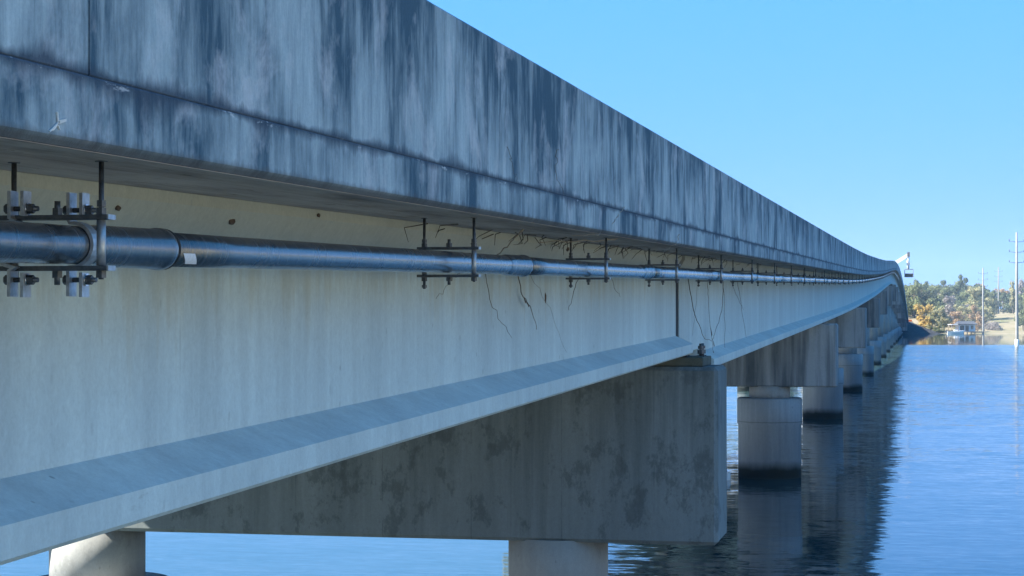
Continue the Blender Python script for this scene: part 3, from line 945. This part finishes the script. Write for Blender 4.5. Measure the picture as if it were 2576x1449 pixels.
# tangle of roots in the corner under the deck: nobody could count them
mb = MB()
for i in range(80):
    s = rnd.choice([rnd.gauss(15.5, 3.0), rnd.gauss(20, 5), rnd.uniform(8, 40)])
    if s < 11.0: continue
    d = rnd.uniform(2.72, 2.98)
    L = rnd.uniform(.05, .45)
    p0 = Vector((-d, s, EZ(s) - rnd.uniform(.004, .03)))
    p1 = p0 + Vector((-rnd.uniform(0, .10), rnd.uniform(-1, 1) * L, -rnd.uniform(0.0, .06)))
    p2 = p1 + Vector((-rnd.uniform(-.02, .06), rnd.uniform(-1, 1) * L * .6, -rnd.uniform(0.0, .09)))
    mb.tube([p0, p1, p2], [.004, .003, .0015], 4)
rt = mb.build('dry_root_tangle', M['vine_dark'])
tag(rt, 'brown tangle of dry roots in the corner under the deck', 'roots', kind='stuff')

# mud nests on the girder's top flange and web
for (d, s, h, r, lab) in ((3.07, 8.35, -.10, .02, 'dark mud nest under the girder flange above the near pipe length'),
                          (3.035, 9.55, -.03, .013, 'small dark mud nest on the flange edge before the second hanger'),
                          (3.06, 7.05, -.09, .014, 'small dark mud nest above the near coupling'),
                          (3.05, 16.9, -.07, .026, 'mud nest tucked by the flange near the third hanger'),
                          (3.118, 16.2, -.50, .020, 'slim mud nest on the girder web below the third hanger')):
    mb = MB()
    me = bmesh.new()
    bmesh.ops.create_icosphere(me, subdivisions=2, radius=r)
    for v in me.verts:
        v.co *= rnd.uniform(.8, 1.2)
        v.co.y *= 1.6 if h > -.3 else .8
        v.co.z *= .8 if h > -.3 else 2.2
        v.co.x *= .6
    me.verts.index_update()
    mb.add([v.co.copy() for v in me.verts], [tuple(v.index for v in f.verts) for f in me.faces], smooth=True)
    me.free()
    o = mb.build('mud_nest', M['mud'])
    o.location = (-d, s, EZ(s) + h)
    tag(o, lab, 'nest', 'mud nests under the deck')

# ------------------------------------------------------------------ white float by the second pier
fl = empty('float', (-6.0, 62.0, 0))
tag(fl, 'small white float on the water by the second pier shaft', 'float')
mb = MB(); mb.tube([(0, 0, -.08), (0, 0, .0), (0, 0, .22), (0, 0, .26)], [.1, .13, .13, .1], 16); mb.build('body', M['white'], fl)
mb = MB(); mb.tube([(0, 0, .26), (0, 0, .33)], .02, 8); mb.build('eye', M['steel'], fl)

# ------------------------------------------------------------------ under-bridge inspection crane on the crest
s = 262.0
cz = EZ(s)
cr = empty('inspection_crane', (-4.2, s, cz + .225))
tag(cr, 'white under-bridge inspection crane arm reaching over the crest parapet', 'crane')
mb = MB(); mb.box((0, 0, .45), (1.9, 5.0, .5)); mb.build('truck_bed', M['white'], cr, bevel=.05, seg=1)
for sx in (-.8, .8):
    for dy in (-1.6, 1.6):
        mb = MB(); mb.cyl((sx - .12, dy, .4), (sx + .12, dy, .4), .4, 18); mb.build('wheel', M['gap'], cr)
mb = MB(); mb.tube([(.9, 0, .7), (1.15, 0, .95)], .2, 12); mb.build('turret', M['white'], cr)
d = Vector((2.0, 0, 1.25))
rot = Matrix.Rotation(-math.atan2(d.z, d.x), 3, 'Y')
mb = MB(); mb.box((2.1, 0, 1.55), (d.length, .42, .46), rot); mb.build('boom', M['white'], cr)
mb = MB(); mb.box((3.16, 0, 2.25), (.36, .5, .6)); mb.build('boom_head', M['rust'], cr)
mb = MB(); mb.tube([(3.1, 0, 2.0), (3.08, 0, 1.3), (3.12, 0, .2)], [.16, .2, .15], 10); mb.build('drop_arm', M['white'], cr)
mb = MB(); mb.box((3.12, 0, 1.0), (.44, .4, .35)); mb.build('knuckle', M['galv'], cr)
mb = MB()
bx0, bx1, bz0, bz1 = 2.65, 3.75, -.75, .25
for x in (bx0, bx1):
    for y in (-.5, .5):
        mb.tube([(x, y, bz0), (x, y, bz1)], .04, 6)
for z in (bz0 + .35, bz1):
    mb.tube([(bx0, -.5, z), (bx1, -.5, z), (bx1, .5, z), (bx0, .5, z), (bx0, -.5, z)], .035, 6)
mb.box(((bx0 + bx1) / 2, 0, bz0), (1.1, 1.0, .08))
mb.box(((bx0 + bx1) / 2, 0, bz0 + .25), (1.0, .9, .4))
mb.build('basket', M['rust'], cr)

# ------------------------------------------------------------------ steel power poles
def power_pole(px, dep, H, zb, lab, collar=True):
    p = ground_at(px, dep)
    root = empty('power_pole', (p.x, p.y, zb), THETA)
    tag(root, lab, 'power pole', 'steel power poles by the far bank')
    mb = MB(); mb.tube([(0, 0, -2.5), (0, 0, 0), (0, 0, H * .5), (0, 0, H)], [.30, .30, .25, .16], 14); mb.build('shaft', M['pole'], root)
    if collar:
        mb = MB(); mb.tube([(0, 0, -2.2), (0, 0, .9), (0, 0, 1.0)], [.37, .37, .32], 16); mb.build('base_collar', M['white'], root)
    for i in range(3):
        z = H - 1.7 - 1.85 * i
        for sg in (-1, 1):
            mb = MB(); mb.tube([(sg * .2, 0, z), (sg * 1.3, 0, z + .12)], [.05, .035], 6); mb.build('cross_arm', M['pole'], root)
            mb = MB(); mb.tube([(sg * 1.3, 0, z + .12), (sg * 1.32, 0, z + .5)], .07, 6); mb.build('insulator', M['rust'], root)
power_pole(2558, 341, 20.0, 0, 'tallest pale steel power pole standing in the lake with a white base')
power_pole(2473, 556, 19.0, 0, 'slim steel power pole rising from the shore beside the boathouse trees', False)
gp = ground_at(2512, 690); 
power_pole(2512, 690, 17.5, far_height(690, (2512 - 1288) / FPX * 690) - .3, 'shortest steel power pole set back on the open field', False)

# ------------------------------------------------------------------ boathouse and boat
p = ground_at(2418, 553)
bh = empty('boathouse', (p.x, p.y, 0), THETA)
tag(bh, 'white boathouse with dark low roof on piles at the far shore', 'boathouse')
mb = MB(); mb.box((0, 0, .55), (7.4, 5, .18)); mb.build('deck', M['wood'], bh)
for x in (-3.4, -1.2, 1.2, 3.4):
    for y in (-2.2, 2.2):
        mb = MB(); mb.cyl((x, y, -1), (x, y, .5), .14, 8); mb.build('pile', M['wood'], bh)
for (x, wd) in ((-1.0, .35), (.55, .3), (2.0, .55), (3.25, .5)):
    mb = MB(); mb.box((x, -1.9, 1.6), (wd, .12, 1.9)); mb.build('wall_panel', M['wall_white'], bh)
for (x0, x1, z0, z1) in ((-.825, .4, .66, 1.0), (-.825, .4, 2.3, 2.55), (.7, 1.725, .66, .75), (.7, 1.725, 2.35, 2.55), (2.275, 3.0, .66, 1.25), (2.275, 3.0, 2.3, 2.55)):
    mb = MB(); mb.box(((x0 + x1) / 2, -1.9, (z0 + z1) / 2), (x1 - x0, .11, z1 - z0)); mb.build('wall_panel', M['wall_white'], bh)
for (x0, x1, z0, z1) in ((-.825, .4, 1.0, 2.3), (.7, 1.725, .75, 2.35), (2.275, 3.0, 1.25, 2.3)):
    mb = MB(); mb.box(((x0 + x1) / 2, -1.86, (z0 + z1) / 2), (x1 - x0, .05, z1 - z0)); mb.build('window', M['glass'], bh)
mb = MB(); mb.box((1.2, 2.2, 1.6), (4.6, .1, 1.9)); mb.build('back_wall', M['wall_white'], bh)
for x in (-1.15, 3.52):
    mb = MB(); mb.box((x, .15, 1.6), (.1, 4.0, 1.9)); mb.build('side_wall', M['wall_white'], bh)
mb = MB()
mb.add([(-1.5, -2.7, 2.55), (4.0, -2.7, 2.55), (4.0, 2.8, 2.55), (-1.5, 2.8, 2.55), (-1.5, -2.7, 2.8), (4.0, -2.7, 2.8), (4.0, 2.8, 2.8), (-1.5, 2.8, 2.8), (-1.0, .05, 3.6), (3.5, .05, 3.6)],
       [(0, 3, 2, 1), (0, 1, 5, 4), (1, 2, 6, 5), (2, 3, 7, 6), (3, 0, 4, 7), (4, 5, 9, 8), (6, 7, 8, 9), (5, 6, 9), (7, 4, 8)])
mb.build('roof', M['dark_roof'], bh)
mb = MB(); mb.box((-2.4, 0, 2.62), (2.0, 4.4, .16)); mb.build('canopy', M['white'], bh)
for y in (-2, 2):
    mb = MB(); mb.cyl((-3.2, y, .6), (-3.2, y, 2.55), .08, 8); mb.build('canopy_post', M['wood'], bh)

p = ground_at(2402, 547)
bt = empty('boat', (p.x, p.y, 0), THETA)
tag(bt, 'small white boat moored in front of the boathouse', 'boat')
mb = MB()
st = [(-2.2, .55, .75), (-1.2, .8, .7), (0, .85, .72), (1.2, .7, .8), (2.1, .3, .95), (2.5, .03, 1.05)]
verts = []
for x, hw, top in st:
    verts += [(x, -hw, top), (x, -hw * .6, .0), (x, 0, -.2), (x, hw * .6, .0), (x, hw, top)]
faces = []
for i in range(len(st) - 1):
    for j in range(4):
        faces.append((i * 5 + j, i * 5 + j + 1, (i + 1) * 5 + j + 1, (i + 1) * 5 + j))
    faces.append((i * 5, (i + 1) * 5, (i + 1) * 5 + 4, i * 5 + 4))
faces.append((0, 4, 3, 2, 1)); faces.append(tuple(25 + j for j in range(5)))
mb.add(verts, faces); mb.build('hull', M['white'], bt)
mb = MB(); mb.box((.2, 0, .98), (.9, .8, .5)); mb.build('console', M['wall_white'], bt)
mb = MB(); mb.box((-2.35, 0, .75), (.35, .35, .9)); mb.build('outboard_motor', M['rust'], bt)

# orange and white panel on the bank
p = ground_at(2289, 574)
sg_ = empty('roadwork_panel', (p.x, p.y, 2.2), THETA)
tag(sg_, 'orange and white roadwork panel at the far end of the bridge', 'panel')
mb = MB(); mb.box((0, 0, .75), (1.5, .1, .9)); mb.build('white_board', M['white'], sg_)
mb = MB(); mb.box((-.05, -.02, 1.5), (1.3, .12, .55)); mb.build('orange_board', M['orange'], sg_)
for x in (-.5, .5):
    mb = MB(); mb.cyl((x, .1, -1.0), (x, .1, 1.7), .06, 6); mb.build('post', M['rust'], sg_)

# riprap cone round the far abutment
mb = MB()
vv, ff = [], []
NA = 28
for j in range(6):
    t = j / 5
    for i in range(NA + 1):
        an = R(-100 + 200 * i / NA)
        rr = 3 + 15 * t + rnd.uniform(-.5, .5)
        vv.append((-MID + math.sin(an) * rr * .95, 566 - math.cos(an) * rr * 1.1, 4.6 - 5.6 * t + rnd.uniform(-.15, .15)))
for j in range(5):
    for i in range(NA):
        a = j * (NA + 1) + i
        ff.append((a, a + 1, a + NA + 2, a + NA + 1))
mb.add(vv, ff)
ap = mb.build('riprap_slope', M['riprap'])
tag(ap, 'dark stone slope round the far end of the bridge', kind='structure')

# ------------------------------------------------------------------ trees
def crown_mesh(kind, seed, n_leaf=1500):
    """unit crown about 1 m high around z 0..1, many leaf-clump faces"""
    q = random.Random(seed)
    lobes = []
    if kind == 'round':
        for i in range(16):
            a = q.uniform(0, 6.28); rr = q.uniform(0, .30); z = q.uniform(.16, .88)
            k = 1 - abs(z - .5) * .9
            lobes.append((math.cos(a) * rr * k * 1.25, math.sin(a) * rr * k * 1.25, z, q.uniform(.10, .19)))
    elif kind == 'tall':
        for i in range(16):
            z = q.uniform(.10, .92); a = q.uniform(0, 6.28); rr = q.uniform(0, .17) * (1.15 - .6 * z)
            lobes.append((math.cos(a) * rr, math.sin(a) * rr, z, q.uniform(.08, .13)))
    elif kind == 'pine':
        for i in range(13):
            z = q.uniform(.55, .97); a = q.uniform(0, 6.28); rr = q.uniform(.05, .26) * (1.3 - .7 * (z - .5) * 2)
            lobes.append((math.cos(a) * rr, math.sin(a) * rr, z, q.uniform(.06, .11)))
    else:  # bush
        for i in range(14):
            a = q.uniform(0, 6.28); rr = q.uniform(0, .55)
            lobes.append((math.cos(a) * rr, math.sin(a) * rr, q.uniform(.12, .72) * (1 - rr * .5), q.uniform(.16, .26)))
    verts, faces = [], []
    for i in range(n_leaf):
        lx, ly, lz, lr = q.choice(lobes)
        d = Vector((q.gauss(0, 1), q.gauss(0, 1), q.gauss(0, 1))).normalized()
        rr = lr * (q.uniform(.25, 1.0) ** .5) * q.uniform(.85, 1.12)
        c = Vector((lx, ly, lz)) + Vector((d.x, d.y, d.z * .8)) * rr
        nrm = (d + Vector((q.gauss(0, .5), q.gauss(0, .5), q.gauss(.25, .5)))).normalized()
        a = nrm.orthogonal().normalized()
        b = nrm.cross(a)
        an = q.uniform(0, 6.28)
        a, b = a * math.cos(an) + b * math.sin(an), b * math.cos(an) - a * math.sin(an)
        sz = q.uniform(.012, .030)
        k = len(verts)
        verts += [c - a * sz - b * sz * .6, c + a * sz * .8 - b * sz * .7, c + a * sz + b * sz * .6, c - a * sz * .7 + b * sz * .8]
        faces.append((k, k + 1, k + 2, k + 3))
    me = bpy.data.meshes.new('crown_' + kind)
    me.from_pydata([tuple(v) for v in verts], [], faces)
    return me
def trunk_mesh(kind, seed):
    q = random.Random(seed)
    mb = MB()
    top = {'round': .6, 'tall': .8, 'pine': .92, 'bush': .4}[kind]
    pts = [Vector((q.uniform(-.01, .01) * i, q.uniform(-.01, .01) * i, top * i / 5)) for i in range(6)]
    mb.tube(pts, [.022 * (1 - .8 * i / 5) + .003 for i in range(6)], 7)
    for i in range(6):
        z = q.uniform(.35, .95) * top
        a = q.uniform(0, 6.28); L = q.uniform(.1, .25)
        b0 = Vector((0, 0, z))
        mb.tube([b0, b0 + Vector((math.cos(a) * L * .5, math.sin(a) * L * .5, L * .25)), b0 + Vector((math.cos(a) * L, math.sin(a) * L, L * .7))], [.009, .006, .002], 5)
    me = bpy.data.meshes.new('trunk_' + kind)
    me.from_pydata([tuple(v) for v in mb.v], [], mb.f)
    return me
CR = {k: [crown_mesh(k, 10 * i + sum(map(ord, k)), 1900 if k != 'pine' else 1500) for i in range(3)] for k in ('round', 'tall', 'pine', 'bush')}
TR = {k: trunk_mesh(k, 5 + sum(map(ord, k))) for k in CR}
MESH_CACHE = {}
def with_mat(me, mat):
    key = (me.name, mat)
    if key not in MESH_CACHE:
        c = me.copy(); c.materials.clear(); c.materials.append(M[mat]); MESH_CACHE[key] = c
    return MESH_CACHE[key]
def tree(name, px, dep, H, Wf, kind, leaf, lab, group, sink=.2):
    p = ground_at(px, dep)
    lat = (px - 1288) / FPX * dep
    z = max(far_height(dep, lat), .05) - sink
    root = empty(name, (p.x, p.y, z), rnd.uniform(0, 6.28))
    tag(root, lab, 'bush' if kind == 'bush' else 'tree', group)
    for nm, me, mat in (('trunk', TR[kind], 'bark'), ('crown', rnd.choice(CR[kind]), leaf)):
        o = bpy.data.objects.new(nm, with_mat(me, mat))
        link(o, root)
        o.scale = (H * Wf, H * Wf, H)
    return root

# trees one can pick out, nearest first
FEATURE = [
    (2325, 566, 9.6, .80, 'round', 'leaf_yellow', 'bright yellow autumn tree at the shore nearest the bridge end'),
    (2297, 570, 4.2, .9, 'bush', 'leaf_green', 'dark green bush between the bridge end and the yellow tree'),
    (2352, 566, 6.8, 1.0, 'round', 'leaf_olive', 'olive tree just beyond the bright yellow tree'),
    (2375, 572, 7.6, 1.0, 'round', 'leaf_olive', 'loose olive tree behind the boathouse canopy'),
    (2392, 590, 10.5, .85, 'round', 'leaf_bare', 'grey bare tree standing up behind the boathouse'),
    (2410, 580, 6.8, 1.1, 'round', 'leaf_rust', 'rusty autumn tree right above the boathouse roof'),
    (2434, 584, 8.6, 1.1, 'round', 'leaf_olive', 'broad olive tree between boathouse and second pole'),
    (2462, 578, 8.0, .9, 'round', 'leaf_rust', 'russet tree at the foot of the shore power pole'),
    (2452, 606, 11.5, .9, 'round', 'leaf_olive', 'tall yellow-green tree behind the shore power pole'),
    (2488, 572, 4.2, 1.0, 'bush', 'leaf_bare', 'grey scrub just past the shore power pole'),
    (2503, 570, 4.0, 1.1, 'bush', 'leaf_bare', 'round grey bush on the shore before the open field'),
    (2482, 610, 8.4, .9, 'round', 'leaf_olive', 'olive tree at the edge of the open field'),
    (2573, 566, 8.8, .9, 'round', 'leaf_green', 'leafy green tree at the shore beyond the tallest pole'),
    (2590, 572, 9.5, .9, 'round', 'leaf_green', 'second leafy green tree past the tallest pole'),
    (2342, 564, 3.4, 1.2, 'bush', 'leaf_olive', 'low olive bush at the water by the yellow tree'),
    (2362, 563, 2.8, 1.3, 'bush', 'leaf_green', 'low green bush at the water left of the boathouse'),
    (2442, 563, 3.4, 1.2, 'bush', 'leaf_olive', 'low olive bush at the water right of the boathouse'),
    (2458, 563, 3.8, 1.0, 'bush', 'leaf_rust', 'low russet bush at the water near the shore pole'),
    (2423, 566, 4.4, 1.2, 'bush', 'leaf_green', 'green bush directly behind the boathouse'),
    (2425, 690, 15.0, .62, 'pine', 'leaf_pine', 'flat-topped dark pine standing above the wooded ridge'),
    (2300, 640, 14.0, .85, 'round', 'leaf_green', 'tall green tree rising right beside the bridge crest'),
    (2318, 650, 12.5, .8, 'pine', 'leaf_pine', 'dark pine in the ridge behind the yellow tree'),
    (2548, 700, 13.0, .6, 'tall', 'leaf_olive', 'pale feathery tree left of the tallest pole'),
    (2569, 720, 13.0, .6, 'tall', 'leaf_bare', 'grey bare tree right behind the tallest pole'),
]
for (px, dep, H, Wf, kind, leaf, lab) in FEATURE:
    tree({'bush': 'shore_bush', 'pine': 'pine_tree'}.get(kind, 'autumn_tree' if leaf in ('leaf_yellow', 'leaf_olive', 'leaf_rust') else 'shore_tree'), px, dep, H, Wf, kind, leaf, lab, 'trees on the far bank')
# rows of the wooded ridge behind
WOOD = []
for (d0, h0, h1, kinds, x0, x1, stp) in ((655, 8.5, 11.0, ('leaf_pine', 'leaf_green'), 2270, 2476, 15), (700, 9.5, 12.0, ('leaf_green', 'leaf_olive', 'leaf_pine'), 2255, 2640, 16),
                                 (760, 11, 13.5, ('leaf_green', 'leaf_pine', 'leaf_rust'), 2230, 2680, 17), (600, 6.0, 8.0, ('leaf_olive', 'leaf_green', 'leaf_bare'), 2345, 2480, 17)):
    x = x0
    while x < x1:
        px = x + rnd.uniform(-5, 5)
        leaf = rnd.choice(kinds)
        hgt = rnd.uniform(h0, h1) * (1.0 - .22 * smooth(2440, 2500, px) * (1 if d0 != 600 else 0))
        kd = 'pine' if leaf == 'leaf_pine' and rnd.random() < .4 else 'round'
        cname = {'leaf_pine': 'dark green', 'leaf_green': 'mid green', 'leaf_olive': 'olive', 'leaf_rust': 'russet', 'leaf_bare': 'grey'}[leaf]
        rname = {655: 'dark row just behind the shore trees', 700: 'middle of the wooded ridge', 760: 'skyline of the wooded ridge', 600: 'thicket above the boathouse'}[d0]
        WOOD.append((px, d0 + rnd.uniform(-14, 14), hgt, rnd.uniform(.85, 1.15), kd, leaf, cname, rname))
        x += stp * rnd.uniform(.8, 1.2)
count = {}
for (px, dep, hgt, wf, kd, leaf, cname, rname) in sorted(WOOD):
    nm = f'{cname} {"pine" if kd == "pine" else "broadleaf"}'
    count[nm, rname] = count.get((nm, rname), 0) + 1
    tree('woodland_tree', px, dep, hgt, wf, kd, leaf, f'{ordinal(count[nm, rname])} {nm} from the bridge in the {rname}', f'trees in the {rname}')
# the wood goes on beyond the picture on both sides
def wood_mass(name, lab, x0, x1, n, seed):
    q = random.Random(seed)
    verts, faces = [], []
    for i in range(n):
        px = q.uniform(x0, x1); dep = q.uniform(600, 760)
        p = ground_at(px, dep); lat = (px - 1288) / FPX * dep
        z = max(0, far_height(dep, lat)); H = q.uniform(8, 15)
        for k in range(130):
            d = Vector((q.gauss(0, 1), q.gauss(0, 1), q.gauss(0, 1))).normalized() * q.uniform(.5, 1)
            c = Vector((p.x + d.x * H * .36, p.y + d.y * H * .36, z + H * .55 + d.z * H * .45))
            a = Vector((q.gauss(0, 1), q.gauss(0, 1), q.gauss(0, 1))).normalized(); b = a.orthogonal().normalized()
            s_ = q.uniform(.4, .9)
            m = len(verts)
            verts += [tuple(c - a * s_ - b * s_), tuple(c + a * s_ - b * s_), tuple(c + a * s_ + b * s_), tuple(c - a * s_ + b * s_)]
            faces.append((m, m + 1, m + 2, m + 3))
    me = bpy.data.meshes.new(name); me.from_pydata(verts, [], faces); me.materials.append(M['leaf_green'])
    o = bpy.data.objects.new(name, me); link(o)
    tag(o, lab, 'wood', kind='stuff')
wood_mass('far_wood', 'far wood along the lake beyond the tallest pole', 2600, 4200, 200, 3)
wood_mass('far_wood', 'far wood along the lake behind the bridge piers', -1500, 2230, 260, 4)

# ------------------------------------------------------------------ air
hz = MB(); hz.box((0, 500, 28), (4000, 3200, 64))
hz_o = hz.build('haze', M['white'])
hz_o.data.materials.clear()
hm = bpy.data.materials.new('pale lake haze'); hm.use_nodes = True
hn = hm.node_tree.nodes; hn.remove(hn['Principled BSDF'])
pv = hn.new('ShaderNodeVolumePrincipled')
pv.inputs['Color'].default_value = (.62, .82, 1.0, 1)
pv.inputs['Density'].default_value = HAZE
pv.inputs['Anisotropy'].default_value = .0
hm.node_tree.links.new(pv.outputs[0], hn['Material Output'].inputs['Volume'])
hz_o.data.materials.append(hm)
tag(hz_o, 'thin pale haze over the lake', kind='stuff')
